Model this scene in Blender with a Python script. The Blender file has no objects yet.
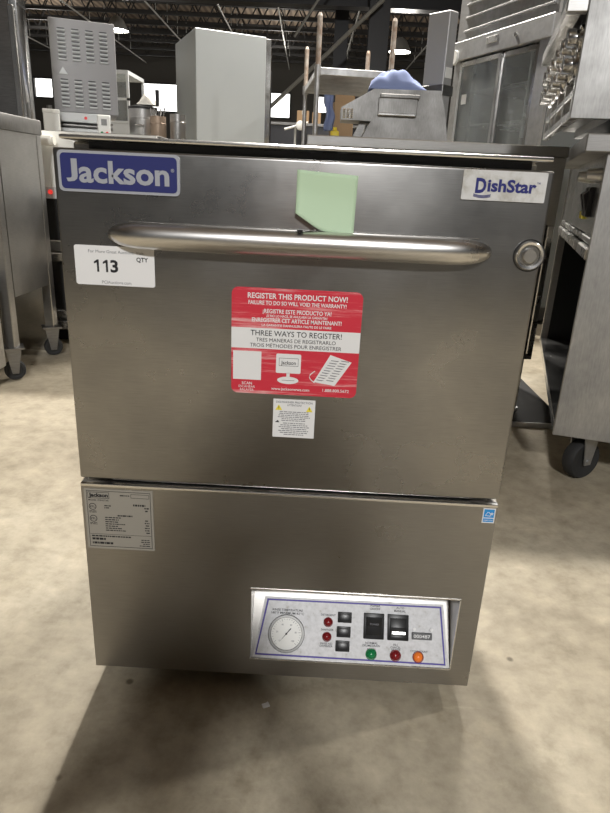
import bpy, bmesh, math, random
from mathutils import Vector, Matrix
random.seed(7)
S = bpy.context.scene
COL = S.collection

# ------------------------------------------------------------------ camera
cam_d = bpy.data.cameras.new('camera'); cam = bpy.data.objects.new('camera', cam_d); COL.objects.link(cam)
cam_d.sensor_width = 36; cam_d.lens = 620 / 813 * 36; cam_d.clip_start = 0.02; cam_d.clip_end = 200
CP = Vector((0.02464, -0.80538, 0.80327)); pi_, ro, ya = 0.34796, 0.04908, -0.00908
fw = Vector((math.sin(ya)*math.cos(pi_), math.cos(ya)*math.cos(pi_), -math.sin(pi_)))
r0 = Vector((math.cos(ya), -math.sin(ya), 0)); u0 = r0.cross(fw)
rr = r0*math.cos(ro) + u0*math.sin(ro); uu = -r0*math.sin(ro) + u0*math.cos(ro)
cam.matrix_world = Matrix(((rr.x, uu.x, -fw.x, CP.x), (rr.y, uu.y, -fw.y, CP.y), (rr.z, uu.z, -fw.z, CP.z), (0, 0, 0, 1)))
S.camera = cam

# ------------------------------------------------------------------ world, lights, exposure
S.view_settings.view_transform = 'Standard'; S.view_settings.look = 'None'
S.view_settings.gamma = 1; S.view_settings.use_curve_mapping = False
S.view_settings.exposure = 0.0
W = bpy.data.worlds.new('world'); S.world = W; W.use_nodes = True
nt = W.node_tree; nt.nodes.clear()
tc = nt.nodes.new('ShaderNodeTexCoord'); sx = nt.nodes.new('ShaderNodeSeparateXYZ')
rp = nt.nodes.new('ShaderNodeValToRGB'); bg = nt.nodes.new('ShaderNodeBackground'); wo = nt.nodes.new('ShaderNodeOutputWorld')
mr = nt.nodes.new('ShaderNodeMapRange'); mr.inputs['From Min'].default_value = -1; mr.inputs['From Max'].default_value = 1
nt.links.new(tc.outputs['Generated'], sx.inputs[0]); nt.links.new(sx.outputs['Z'], mr.inputs['Value'])
nt.links.new(mr.outputs[0], rp.inputs[0]); nt.links.new(rp.outputs[0], bg.inputs[0]); nt.links.new(bg.outputs[0], wo.inputs[0])
e = rp.color_ramp.elements
e[0].position = 0.44; e[0].color = (0.16, 0.145, 0.12, 1)
e[1].position = 0.60; e[1].color = (0.16, 0.16, 0.155, 1)
m_ = e.new(0.50); m_.color = (0.50, 0.49, 0.47, 1); m_ = e.new(0.54); m_.color = (0.50, 0.49, 0.48, 1)
bg.inputs[1].default_value = 0.20

def lamp_light(name, loc, energy, size, target=None, col=(1, 0.95, 0.87), spread=180):
    d = bpy.data.lights.new(name, 'AREA'); d.shape = 'DISK'; d.size = size; d.energy = energy; d.color = col
    d.spread = math.radians(spread)
    o = bpy.data.objects.new(name, d); COL.objects.link(o); o.location = loc
    t = Vector(target) if target else Vector((loc[0], loc[1], 0))
    o.rotation_euler = (t - Vector(loc)).to_track_quat('-Z', 'Y').to_euler()
    return o
lamp_light('high_bay_or_fill_light', (1.75, 5.0, 4.9), 330, 1.5, (-0.2, 0, 0))
lamp_light('high_bay_or_fill_light', (-0.30, 5.4, 4.9), 560, 0.3, (0, 0, 0))
lamp_light('high_bay_or_fill_light', (4.4, 1.6, 4.6), 85, 0.25, (0.5, 0, 0))
lamp_light('high_bay_or_fill_light', (0.56, -5.2, 4.35), 290, 0.50, (0, 0, 0.6), (1, .995, .985))  # unseen front fill lamp, placed to brighten the labels and steel front
def far_lamp_or_fill(loc, energy):
    d = bpy.data.lights.new('far_lamp_or_fill_light', 'POINT'); d.energy = energy; d.shadow_soft_size = .18; d.color = (1, .95, .87)
    o = bpy.data.objects.new('far_lamp_or_fill_light', d); COL.objects.link(o); o.location = loc
for q in ((-4.73, 14.9, 3.55), (1.61, 14.9, 3.40), (-8.5, 20, 4.2), (5.5, 20, 4.2), (-1.5, 21, 4.2)): far_lamp_or_fill(q, 120)  # first two at the hanging lamps, the other three added to light the deck

# ------------------------------------------------------------------ materials
def mat(name, col=(.5, .5, .5), rough=.5, metal=0.0, emit=None, alpha=None, spec=None):
    m = bpy.data.materials.new(name); m.use_nodes = True
    b = m.node_tree.nodes['Principled BSDF']
    b.inputs['Base Color'].default_value = (*col, 1); b.inputs['Roughness'].default_value = rough; b.inputs['Metallic'].default_value = metal
    if spec is not None: b.inputs['Specular IOR Level'].default_value = spec
    if emit:
        b.inputs['Emission Color'].default_value = (*emit[0], 1); b.inputs['Emission Strength'].default_value = emit[1]
    return m
def N(m, t, **kw):
    n = m.node_tree.nodes.new(t)
    for k, v in kw.items(): n.inputs[k].default_value = v
    return n
def noise_chain(m, scale, stretch=(1, 1, 1), detail=4, rough=.55, coord='Object'):
    L = m.node_tree.links
    t = N(m, 'ShaderNodeTexCoord'); mp = N(m, 'ShaderNodeMapping'); mp.inputs['Scale'].default_value = stretch
    n = N(m, 'ShaderNodeTexNoise', Scale=scale, Detail=detail, Roughness=rough)
    L.new(t.outputs[coord], mp.inputs[0]); L.new(mp.outputs[0], n.inputs['Vector'])
    return n.outputs['Fac']
def ramp(m, fac, stops):
    r = N(m, 'ShaderNodeValToRGB'); el = r.color_ramp.elements
    el[0].position, el[0].color = stops[0][0], (*stops[0][1], 1); el[1].position, el[1].color = stops[-1][0], (*stops[-1][1], 1)
    for p, c in stops[1:-1]: x = el.new(p); x.color = (*c, 1)
    m.node_tree.links.new(fac, r.inputs[0]); return r.outputs[0]
def mixc(m, fac, a, b, mode='MIX'):
    x = m.node_tree.nodes.new('ShaderNodeMix'); x.data_type = 'RGBA'; x.blend_type = mode
    L = m.node_tree.links
    for s, v in ((x.inputs[0], fac), (x.inputs[6], a), (x.inputs[7], b)):
        if hasattr(v, 'is_linked'): L.new(v, s)
        elif isinstance(v, (int, float)): s.default_value = v
        else: s.default_value = (*v, 1)
    return x.outputs[2]
def setin(m, k, out): m.node_tree.links.new(out, m.node_tree.nodes['Principled BSDF'].inputs[k])
def steel(name, c=.62, rough=.32, stretch=(1, 1, 40), var=.12, warm=(1.0, .975, .93), blotch=.10, bscale=3.0):
    m = mat(name, (c*warm[0], c*warm[1], c*warm[2]), rough, 1.0)
    br = noise_chain(m, 30, stretch, 3)
    bl = noise_chain(m, bscale, (1, 1, 1), 5, .6)
    k0 = [x*(c-var*.5) for x in warm]; k1 = [x*(c+var*.5) for x in warm]
    base = ramp(m, br, [(.3, k0), (.7, k1)])
    dirt = ramp(m, bl, [(.35, (1-blotch*2,)*3), (.65, (1, 1, 1))])
    setin(m, 'Base Color', mixc(m, 1.0, base, dirt, 'MULTIPLY'))
    setin(m, 'Roughness', ramp(m, bl, [(.3, (rough+.12,)*3), (.7, (rough-.05,)*3)]))
    return m
M = {}
M['door'] = steel('brushed_door_steel', .37, .27, (1, 1, 60), .07, (1, .98, .95), .09, 6)
M['panel'] = steel('brushed_panel_steel', .37, .28, (1, 1, 60), .06, (1, .97, .92), .05, 4)
M['handle'] = steel('brushed_handle_steel', .70, .30, (1, 40, 40), .06, (1, .98, .95), .03)
M['bright'] = steel('bright_steel', .80, .22, (30, 1, 1), .06, (1, .99, .97), .03)
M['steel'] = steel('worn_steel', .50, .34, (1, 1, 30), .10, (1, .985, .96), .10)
M['shiny'] = steel('polished_steel', .72, .16, (1, 1, 12), .10, (1, 1, .99), .10, 5)
M['hood'] = steel('matt_hood_steel', .31, .48, (8, 8, 1), .08, (1, .985, .96), .12, 5)
M['dull'] = steel('scuffed_steel', .47, .46, (8, 8, 1), .10, (1, .99, .97), .16, 5)
M['darksteel'] = steel('dark_steel', .25, .38, (1, 1, 20), .08, (1, .98, .95), .10)
M['bezel'] = mat('dark_grey_bezel', (.16, .16, .155), .35, .5)
M['cabdark'] = mat('dark_grey_liner', (.13, .14, .14), .6)
M['galv'] = steel('galvanised_steel', .55, .5, (1, 1, 1), .1, (1, 1, 1), .1, 8)
M['black'] = mat('black_plastic', (.012, .012, .013), .35)
M['rubber'] = mat('black_rubber', (.02, .02, .02), .7)
M['void'] = mat('dark_interior', (.012, .012, .012), .8)  # near-black, stands in for shade in openings and under the work cabinet
M['white'] = mat('white_paint', (.78, .78, .75), .45)
M['paper'] = mat('white_label_paper', (.80, .80, .80), .5)
M['ink'] = mat('black_ink', (.012, .012, .015), .6)
M['greyink'] = mat('grey_ink', (.20, .20, .22), .6)
M['blue'] = mat('navy_enamel', (.028, .034, .15), .35)
M['dishblue'] = mat('dark_blue_ink', (.014, .018, .16), .5)
M['silver'] = mat('silver_lettering', (.46, .48, .53), .35, .3)
M['green'] = mat('pale_green_paper', (.50, .66, .46), .7)
M['yellow'] = mat('yellow_ink', (.85, .72, .06), .5)
M['skyblue'] = mat('sky_blue_print', (.02, .28, .68), .5)
M['purple'] = mat('purple_ink', (.06, .04, .30), .5)
M['foil'] = mat('silver_foil_label', (.36, .345, .31), .38, .35)
M['redlens'] = mat('red_lens', (.22, .012, .015), .25)
M['greenlens'] = mat('green_lens', (.01, .22, .07), .25)
M['orange'] = mat('lit_orange_lens', (.85, .20, .03), .3, emit=((1, .25, .04), .12))
M['cardboard'] = mat('cardboard', (.42, .28, .16), .8)
M['cloth'] = mat('blue_cloth', (.20, .25, .44), .9)
M['paint'] = mat('grey_enamel_paint', (.44, .47, .48), .42)
M['lightgrey'] = mat('light_grey_paint', (.52, .54, .55), .4)
M['louver'] = mat('grey_machine_paint', (.30, .30, .31), .6, .1)
M['zinc'] = mat('dull_zinc', (.42, .42, .42), .5, .35)
M['brown'] = mat('stained_brown_steel', (.38, .29, .22), .45, .6)
M['bag'] = mat('clear_plastic_film', (.7, .68, .62), .3)
M['pvc'] = mat('white_pvc', (.80, .78, .72), .4)
M['blacksteel'] = mat('black_painted_steel', (.018, .018, .022), .4)
M['wall'] = mat('dark_grey_wall', (.06, .056, .05), .8)
M['sidewall'] = mat('grey_block_wall', (.30, .29, .27), .85)
M['joist'] = mat('dark_joist_paint', (.022, .021, .021), .7)
M['conduit'] = mat('light_conduit_paint', (.42, .42, .40), .5)
M['window'] = mat('daylit_window', (1, 1, 1), .5, emit=((1, 1, .97), 3.2))
M['bulb'] = mat('lit_lamp_glass', (1, 1, 1), .3, emit=((1, .98, .94), 60))
M['redpaint'] = mat('red_print', (.75, .05, .05), .5)
M['yellowplastic'] = mat('yellow_plastic', (.80, .62, .04), .5)

def glass(name):
    m = mat(name, (.80, .84, .84), .0); b = m.node_tree.nodes['Principled BSDF']
    b.inputs['Transmission Weight'].default_value = .85; b.inputs['IOR'].default_value = 1.3
    return m
M['glass'] = glass('door_glass')

m = mat('concrete', (.5, .45, .36), .62); M['floor'] = m
a_ = noise_chain(m, 1.6, detail=8, rough=.62, coord='Object'); b_ = noise_chain(m, 9, detail=8, rough=.7, coord='Object'); c_ = noise_chain(m, 26, detail=9, rough=.68, coord='Object')
base = ramp(m, a_, [(.32, (.275, .235, .17)), (.47, (.385, .335, .25)), (.58, (.42, .37, .28)), (.70, (.50, .45, .355))])
scuff = ramp(m, b_, [(.30, (.66, .64, .60)), (.46, (.93, .93, .92)), (.55, (1, 1, 1)), (.74, (1.22, 1.22, 1.2))])
x_ = mixc(m, 1.0, base, scuff, 'MULTIPLY'); x_ = mixc(m, 1.0, x_, ramp(m, c_, [(.30, (.80, .79, .77)), (.50, (1, 1, 1)), (.66, (1.12, 1.12, 1.11)), (.74, (1.28, 1.28, 1.26))]), 'MULTIPLY')
# worn pale scratches and small dark spots
d_ = noise_chain(m, 5, (1, 7, 1), 8, .75); x_ = mixc(m, 1.0, x_, ramp(m, d_, [(.60, (1, 1, 1)), (.68, (1.14, 1.14, 1.13)), (.75, (1.25, 1.25, 1.22))]), 'MULTIPLY')
tcf = N(m, 'ShaderNodeTexCoord'); vo = N(m, 'ShaderNodeTexVoronoi', Scale=7.0); m.node_tree.links.new(tcf.outputs['Object'], vo.inputs['Vector'])
x_ = mixc(m, 1.0, x_, ramp(m, vo.outputs['Distance'], [(.035, (.35, .33, .30)), (.06, (1, 1, 1))]), 'MULTIPLY')
setin(m, 'Base Color', x_); setin(m, 'Roughness', ramp(m, b_, [(.3, (.5,)*3), (.7, (.72,)*3)]))

m = mat('rusty_post', (.5, .5, .5), .6, .4); M['rust'] = m
setin(m, 'Base Color', ramp(m, noise_chain(m, 20, detail=5), [(.35, (.35, .26, .20)), (.65, (.55, .50, .45))]))

m = mat('brown_roof_deck', (.12, .085, .06), .85); M['deck'] = m
t = N(m, 'ShaderNodeTexCoord'); wv = N(m, 'ShaderNodeTexWave', Scale=1.6); wv.bands_direction = 'X'
m.node_tree.links.new(t.outputs['Object'], wv.inputs['Vector'])
setin(m, 'Base Color', ramp(m, wv.outputs['Fac'], [(.2, (.10, .075, .055)), (.8, (.22, .17, .125))]))

m = mat('scratched_red_label', (.72, .06, .08), .45); M['red'] = m
sc = noise_chain(m, 9, (.6, 1, 14), 6, .75)
setin(m, 'Base Color', ramp(m, sc, [(.52, (.62, .030, .055)), (.58, (.70, .13, .15)), (.68, (.80, .45, .45))]))
m = mat('speckled_panel_face', (.66, .66, .66), .45); M['cpface'] = m
setin(m, 'Base Color', ramp(m, noise_chain(m, 90, detail=6, rough=.7), [(.30, (.40, .38, .34)), (.40, (.57, .57, .58)), (.6, (.68, .68, .70))]))
m = mat('worn_white_plate', (.7, .7, .68), .45); M['wornplate'] = m
setin(m, 'Base Color', ramp(m, noise_chain(m, 25, detail=5, rough=.65), [(.36, (.40, .38, .33)), (.52, (.62, .62, .61)), (.7, (.70, .70, .71))]))

# ------------------------------------------------------------------ mesh helpers
class MB:
    def __init__(s): s.bm = bmesh.new()
    def _take(s, tmp, mtx=None):
        if mtx is not None: bmesh.ops.transform(tmp, matrix=mtx, verts=tmp.verts)
        me = bpy.data.meshes.new('tmp'); tmp.to_mesh(me); tmp.free(); s.bm.from_mesh(me); bpy.data.meshes.remove(me); return s
    def box(s, x0, x1, y0, y1, z0, z1, b=0, seg=1, mtx=None):
        t = bmesh.new(); bmesh.ops.create_cube(t, size=1)
        for v in t.verts: v.co = Vector(((x0+x1)/2 + v.co.x*(x1-x0), (y0+y1)/2 + v.co.y*(y1-y0), (z0+z1)/2 + v.co.z*(z1-z0)))
        if b: bmesh.ops.bevel(t, geom=t.edges[:], offset=b, segments=seg, affect='EDGES', profile=.5)
        return s._take(t, mtx)
    def cyl(s, p0, p1, r0, r1=None, n=20, b=0):
        p0, p1 = Vector(p0), Vector(p1); d = p1 - p0; t = bmesh.new()
        bmesh.ops.create_cone(t, cap_ends=True, segments=n, radius1=r0, radius2=r0 if r1 is None else r1, depth=d.length)
        if b:
            ed = [e for e in t.edges if len(e.link_faces) == 2 and any(len(f.verts) > 4 for f in e.link_faces)]
            bmesh.ops.bevel(t, geom=ed, offset=b, segments=2, affect='EDGES', profile=.5)
        return s._take(t, Matrix.Translation((p0+p1)/2) @ d.to_track_quat('Z', 'Y').to_matrix().to_4x4())
    def prism(s, pts, lo, hi, axis='y', b=0):
        """polygon extruded along axis: y -> pts are (x,z); z -> (x,y); x -> (y,z)"""
        t = bmesh.new()
        f = {'y': lambda p, w: (p[0], w, p[1]), 'z': lambda p, w: (p[0], p[1], w), 'x': lambda p, w: (w, p[0], p[1])}[axis]
        A = [t.verts.new(f(p, lo)) for p in pts]; B = [t.verts.new(f(p, hi)) for p in pts]
        t.faces.new(A); t.faces.new(B[::-1])
        for i in range(len(pts)):
            j = (i+1) % len(pts); t.faces.new((A[j], A[i], B[i], B[j]))
        bmesh.ops.recalc_face_normals(t, faces=t.faces)
        if b: bmesh.ops.bevel(t, geom=t.edges[:], offset=b, segments=2, affect='EDGES', profile=.5)
        return s._take(t)
    def lathe(s, prof, n=28, mtx=None):
        t = bmesh.new(); rings = []
        for r, z in prof:
            rings.append([t.verts.new((r*math.cos(2*math.pi*i/n), r*math.sin(2*math.pi*i/n), z)) for i in range(n)] if r > 1e-6 else [t.verts.new((0, 0, z))])
        for A, B in zip(rings, rings[1:]):
            for i in range(n):
                j = (i+1) % n
                if len(A) == 1 and len(B) == 1: continue
                if len(A) == 1: t.faces.new((A[0], B[i], B[j]))
                elif len(B) == 1: t.faces.new((A[j], A[i], B[0]))
                else: t.faces.new((A[i], A[j], B[j], B[i]))
        bmesh.ops.recalc_face_normals(t, faces=t.faces)
        return s._take(t, mtx)
    def tube(s, pts, r, n=10):
        P = [Vector(p) for p in pts]; t = bmesh.new(); rings = []; up = Vector((0, 0, 1))
        for i, p in enumerate(P):
            d = (P[min(i+1, len(P)-1)] - P[max(i-1, 0)]).normalized()
            a = d.cross(up) if abs(d.dot(up)) < .95 else d.cross(Vector((1, 0, 0)))
            a.normalize(); c = a.cross(d)
            q = r[i] if isinstance(r, (list, tuple)) else r
            rings.append([t.verts.new(p + (a*math.cos(2*math.pi*k/n) + c*math.sin(2*math.pi*k/n))*q) for k in range(n)])
        for A, B in zip(rings, rings[1:]):
            for k in range(n): t.faces.new((A[k], A[(k+1) % n], B[(k+1) % n], B[k]))
        t.faces.new(rings[0][::-1]); t.faces.new(rings[-1])
        bmesh.ops.recalc_face_normals(t, faces=t.faces)
        return s._take(t)
    def rrect(s, x0, x1, z0, z1, r, lo, hi, n=6):
        pts = []
        for cx, cz, a0 in ((x1-r, z1-r, 0), (x0+r, z1-r, 90), (x0+r, z0+r, 180), (x1-r, z0+r, 270)):
            for k in range(n+1):
                a = math.radians(a0 + 90*k/n); pts.append((cx + r*math.cos(a), cz + r*math.sin(a)))
        return s.prism(pts, lo, hi)
    def text(s, txt, x, z, h, y=0, w=None, bold=0, align='CENTER', t=.0003, shear=0, mtx=None):
        """lettering in the xz plane facing -y; (x, z) = centre / left baseline; h = capital height"""
        cu = bpy.data.curves.new('t', 'FONT'); cu.body = txt; cu.size = 1; cu.offset = bold; cu.shear = shear; cu.resolution_u = 3
        o = bpy.data.objects.new('t', cu); COL.objects.link(o)
        me = bpy.data.meshes.new_from_object(o.evaluated_get(bpy.context.evaluated_depsgraph_get()))
        bpy.data.objects.remove(o); bpy.data.curves.remove(cu)
        if not me.vertices: return s
        xs = [v.co.x for v in me.vertices]; wid = max(xs) - min(xs); sc = h/.73
        sxx = w/wid if w else sc; off = {'CENTER': (max(xs)+min(xs))/2, 'LEFT': min(xs), 'RIGHT': max(xs)}[align]
        b = bmesh.new(); b.from_mesh(me); bpy.data.meshes.remove(me)
        for v in b.verts: v.co = Vector(((v.co.x-off)*sxx + x, y - t, v.co.y*sc + z))
        bmesh.ops.recalc_face_normals(b, faces=b.faces)
        for f in b.faces:
            if f.normal.y > 0: f.normal_flip()
        return s._take(b, mtx)
    def fit(s, txt, x0, x1, z0, z1, y=0, bold=0, t=.0003):
        q = MB().text(txt, 0, 0, 1, 0, None, bold, 'LEFT', t)
        vs = q.bm.verts; ax, bx_ = min(v.co.x for v in vs), max(v.co.x for v in vs); az, bz = min(v.co.z for v in vs), max(v.co.z for v in vs)
        for v in vs: v.co = Vector((x0 + (v.co.x-ax)/(bx_-ax)*(x1-x0), y-t, z0 + (v.co.z-az)/(bz-az)*(z1-z0)))
        return s._take(q.bm)
    def one(s, x, z, h, y, t=.0003):
        w = h*.17
        return s.prism([(x-w/2+w*.35, z), (x+w*.85, z), (x+w*.85, z+h), (x+w*.05, z+h), (x-h*.26, z+h*.82), (x-h*.26, z+h*.66), (x-w/2+w*.35, z+h*.76)], y-t, y)
    def quad(s, a, b, c, d):
        V = [s.bm.verts.new(p) for p in (a, b, c, d)]; s.bm.faces.new(V); return s
    def build(s, name, m, parent=None, smooth=35, loc=None, rot=None):
        me = bpy.data.meshes.new(name); s.bm.to_mesh(me); s.bm.free()
        o = bpy.data.objects.new(name, me); COL.objects.link(o)
        for x in (m if isinstance(m, (list, tuple)) else [m]): me.materials.append(M[x] if isinstance(x, str) else x)
        if smooth:
            for p in me.polygons: p.use_smooth = True
            me.set_sharp_from_angle(angle=math.radians(smooth))
        if parent: o.parent = parent
        if loc: o.location = loc
        if rot is not None: o.rotation_euler = (0, 0, rot)
        return o
def tag(o, label=None, cat=None, group=None, kind=None):
    for k, v in (('label', label), ('category', cat), ('group', group), ('kind', kind)):
        if v: o[k] = v
    return o
def thing(name, label, cat, loc=(0, 0, 0), rot=0, group=None):
    o = bpy.data.objects.new(name, None); COL.objects.link(o); o.empty_display_size = .05
    o.location = loc; o.rotation_euler = (0, 0, rot); return tag(o, label, cat, group)
def copy_tree(o, parent=None):
    c = o.copy(); COL.objects.link(c)
    if parent: c.parent = parent
    for ch in list(o.children): copy_tree(ch, c)
    return c
def strokes(mb, x0, x1, z0, z1, rows, y, fill=.55, seed=1, jag='center', t=.0002):
    """lines of tiny print too small to read"""
    R = random.Random(seed); h = (z1-z0)/rows
    for i in range(rows):
        z = z1 - h*(i+.5); wid = (x1-x0)*R.uniform(.6, 1)
        s0 = {'center': (x0+x1)/2 - wid/2, 'left': x0, 'right': x1-wid}[jag]; x = s0
        while x < s0 + wid - .001:
            l = R.uniform(.0015, .006); e_ = min(x+l, s0+wid)
            mb.quad((x, y-t, z-h*fill/2), (e_, y-t, z-h*fill/2), (e_, y-t, z+h*fill/2), (x, y-t, z+h*fill/2)); x = e_ + .0009

# ------------------------------------------------------------------ setting
def struct(name, mb, m): return tag(mb.build(name, m), kind='structure')
struct('floor', MB().box(-14, 14, -9, 26.2, -.12, 0), 'floor')
struct('ceiling', MB().box(-14, 14, -9, 26.2, 5.5, 5.6), 'deck')
wins = [(-11.4, -10.7, 3.45, 4.1), (-7.13, -5.6, 3.15, 4.1), (-2.14, -1.4, 3.12, 3.97), (-.34, .43, 3.37, 3.92), (5.6, 7.0, 3.1, 4.0)]
wb = MB(); px = -14.2
for x0, x1, z0, z1 in wins:
    wb.box(px, x0, 26, 26.2, 0, 5.6); wb.box(x0, x1, 26, 26.2, 0, z0); wb.box(x0, x1, 26, 26.2, z1, 5.6); px = x1
wb.box(px, 14.2, 26, 26.2, 0, 5.6); struct('wall_back', wb, 'wall')
struct('wall_left', MB().box(-14.2, -14, -9, 26, 0, 5.6), 'sidewall')
struct('wall_right', MB().box(14, 14.2, -9, 26, 0, 5.6), 'sidewall')
for i, (x0, x1, z0, z1) in enumerate(wins):
    w_ = struct('window_%d' % (i+1), MB().box(x0, x1, 26.10, 26.12, z0, z1), 'window')
    f = MB()
    for a in ((x0-.06, x1+.06, z1, z1+.06), (x0-.06, x1+.06, z0-.06, z0), (x0-.06, x0, z0, z1), (x1, x1+.06, z0, z1)): f.box(a[0], a[1], 25.95, 25.999, a[2], a[3])
    f.build('window_frame', 'joist', w_)
for i in range(12):                                        # open-web roof joists
    y = 11 + i*1.25; j = MB()
    j.box(-13.9, 13.9, y-.05, y+.05, 5.40, 5.498); j.box(-13.9, 13.9, y-.04, y+.04, 4.86, 4.93)
    for k in range(46):
        x = -13.8 + k*.6
        j.cyl((x, y, 4.9), (x+.3, y, 5.44), .018, n=6); j.cyl((x+.3, y, 5.44), (x+.6, y, 4.9), .018, n=6)
    struct('ceiling_joist', j, 'joist')
for x, z in ((-9.5, 4.80), (-6.6, 4.80), (-4.4, 4.80), (-2.6, 4.80), (-1.1, 4.80), (.9, 4.80), (3.2, 4.80), (6.4, 4.80)):
    c = MB().cyl((x, 8, z), (x - .35, 25.9, z), .020, n=10)
    for i in range(1, 12): c.cyl((x-.02*i, 8+1.4*i, z+.02), (x-.02*i, 8+1.4*i, 5.49), .008, n=6)
    struct('ceiling_pipe', c, 'conduit')
g = MB().box(-4.5, 6, 12.85, 13.15, 4.36, 4.42).box(-4.5, 6, 12.96, 13.04, 4.0, 4.36).box(-4.5, 6, 12.85, 13.15, 3.96, 4.0)
struct('ceiling_beam', g, 'blacksteel')
def ibeam(x, y, w, z1, name='column'):
    b = MB().box(x-w/2, x+w/2, y-.15, y-.12, 0, z1).box(x-w/2, x+w/2, y+.12, y+.15, 0, z1).box(x-.02, x+.02, y-.12, y+.12, 0, z1).box(x-w/2-.05, x+w/2+.05, y-.2, y+.2, 0, .03)
    struct(name, b, 'blacksteel')
ibeam(.89, 12, .36, 5.5); ibeam(.26, 14, .28, 5.5)
struct('column_brace', MB().cyl((-.30, 11.6, 2.66), (.92, 11.6, 3.80), .035, n=8).cyl((-.30, 11.6, 2.66), (-1.2, 11.6, 1.85), .035, n=8), 'conduit')
struct('column_brace', MB().cyl((-.6, 11.75, 3.2), (.55, 11.75, 4.9), .02, n=8), 'conduit')

# ------------------------------------------------------------------ DISHWASHER
DW = thing('dishwasher', 'stainless undercounter dishwasher with red sticker and bar handle, standing on the floor in front', 'dishwasher')
HW = .305
# body behind the front, cover on top, feet
MB().box(-.300, .300, .095, .60, .04, .379, .003).box(-.300, .300, .056, .60, .381, .8385, .003).build('body', 'steel', DW)
MB().box(-.298, .303, .006, .60, .8388, .8440, .0018, 2).build('top_cover', 'bright', DW)
MB().box(-.27, .285, .030, .0555, .829, .8385).build('gasket_or_gap_strip', 'rubber', DW)  # dark strip put in to blacken the shaded gap under the top cover
for x in (-.25, .25):
    for y in (.13, .53):
        MB().cyl((x, y, 0), (x, y, .012), .022, b=.003).cyl((x, y, .01), (x, y, .042), .014).build('foot', 'black', DW)
door = MB().box(-HW, HW, 0, .050, .3825, .8285, .0035, 3).build('door', 'door', DW)
MB().box(-.262, .268, .012, .055, .3765, .3835).build('seal_strip', 'bright', door)
# bar handle, bowed out of the door
hb = MB(); pts, rad = [], []
for i in range(81):
    s = -1 + 2*i/80; x = .2435*s
    pts.append((x, .0060 - .0175*(1-abs(s)**8), .7297)); rad.append(.0163*math.sqrt(max(.004, 1-(max(0, abs(s)-.80)/.20)**2.2)))
hb.tube(pts, rad, 24); hb.build('handle', 'handle', door, 60)
MB().box(-.215, .225, -.0012, .002, .7450, .7466, .0005).build('handle_shade_line', 'steel', door)  # thin strip standing in for the shadow line along the handle top
MB().prism([(-.003, .7475), (.0045, .7475), (.002, .7435), (-.001, .7435)], -.0242, -.008).build('handle_chip', 'black', door)
lk = MB(); RX = Matrix.Translation((.2895, 0, .7285)) @ Matrix.Rotation(math.radians(90), 4, 'X')
lk.lathe([(.0, .001), (.0125, .001), (.0135, .0042), (.0165, .0048), (.0180, .0030), (.0184, -.001)], 36, RX)
lk = lk.build('lock', 'bright', door)
MB().lathe([(0, .0062), (.0078, .0062), (.0092, .0048), (.0095, 0)], 28, RX).box(.2886, .2904, -.0066, -.004, .7285, .7365).build('lock_cylinder', 'steel', lk)
MB().lathe([(.0098, .0016), (.0122, .0016), (.0122, .0006), (.0098, .0006)], 28, RX).build('lock_recess', 'darksteel', lk)
MB().lathe([(.0186, .0009), (.0201, .0009), (.0201, -.001)], 28, RX).build('lock_gasket', 'black', lk)

# lower panel with the control pocket
PX0, PX1, PZ0, PZ1, PT = -.0515, .2720, .0725, .2070, .070
lp = MB()
x0, x1, z0, z1, yb = -HW, HW, .040, .3745, .094
for a in ((x0, PX0, z0, z1), (PX1, x1, z0, z1), (PX0, PX1, PZ1, z1), (PX0, PX1, z0, PZ0)):
    lp.quad((a[0], 0, a[2]), (a[1], 0, a[2]), (a[1], 0, a[3]), (a[0], 0, a[3]))
lp.quad((x0, 0, z1), (x1, 0, z1), (x1, yb, z1), (x0, yb, z1)); lp.quad((x0, yb, z0), (x1, yb, z0), (x1, 0, z0), (x0, 0, z0))
lp.quad((x0, yb, z0), (x0, 0, z0), (x0, 0, z1), (x0, yb, z1)); lp.quad((x1, 0, z0), (x1, yb, z0), (x1, yb, z1), (x1, 0, z1))
# pocket: two cheeks, a short roof, the slanted back
PB = .176
lp.quad((PX0, 0, PZ0), (PX0, 0, PZ1), (PX0, PT, PZ1), (PX0, PT, PB)); lp.quad((PX1, 0, PZ1), (PX1, 0, PZ0), (PX1, PT, PB), (PX1, PT, PZ1))
lp.quad((PX0, 0, PZ1), (PX1, 0, PZ1), (PX1, PT, PZ1), (PX0, PT, PZ1)); lp.quad((PX0, 0, PZ0), (PX1, 0, PZ0), (PX1, PT, PB), (PX0, PT, PB))
lp.quad((PX0, PT, PB), (PX1, PT, PB), (PX1, PT, PZ1), (PX0, PT, PZ1))
bmesh.ops.remove_doubles(lp.bm, verts=lp.bm.verts, dist=1e-5)
lpo = lp.build('lower_panel', 'panel', DW, 20)
MB().box(-HW, HW, -.0012, .010, .3700, .3750, .0012, 2).build('top_lip', 'bright', lpo)
MB().box(PX0-.001, PX1+.001, -.0010, .001, PZ1-.001, PZ1+.0012).box(PX0-.001, PX1+.001, -.001, .001, PZ0-.0015, PZ0+.001).box(PX1-.0005, PX1+.0012, -.001, .001, PZ0, PZ1).build('pocket_edge', 'bright', lpo)
rv = MB()
for i in range(7): rv.cyl((.085 + i*.012, -.0015, .2115), (.085 + i*.012, .001, .2115), .0013, n=8)
rv.build('rivet_row', 'bright', lpo)

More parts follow.
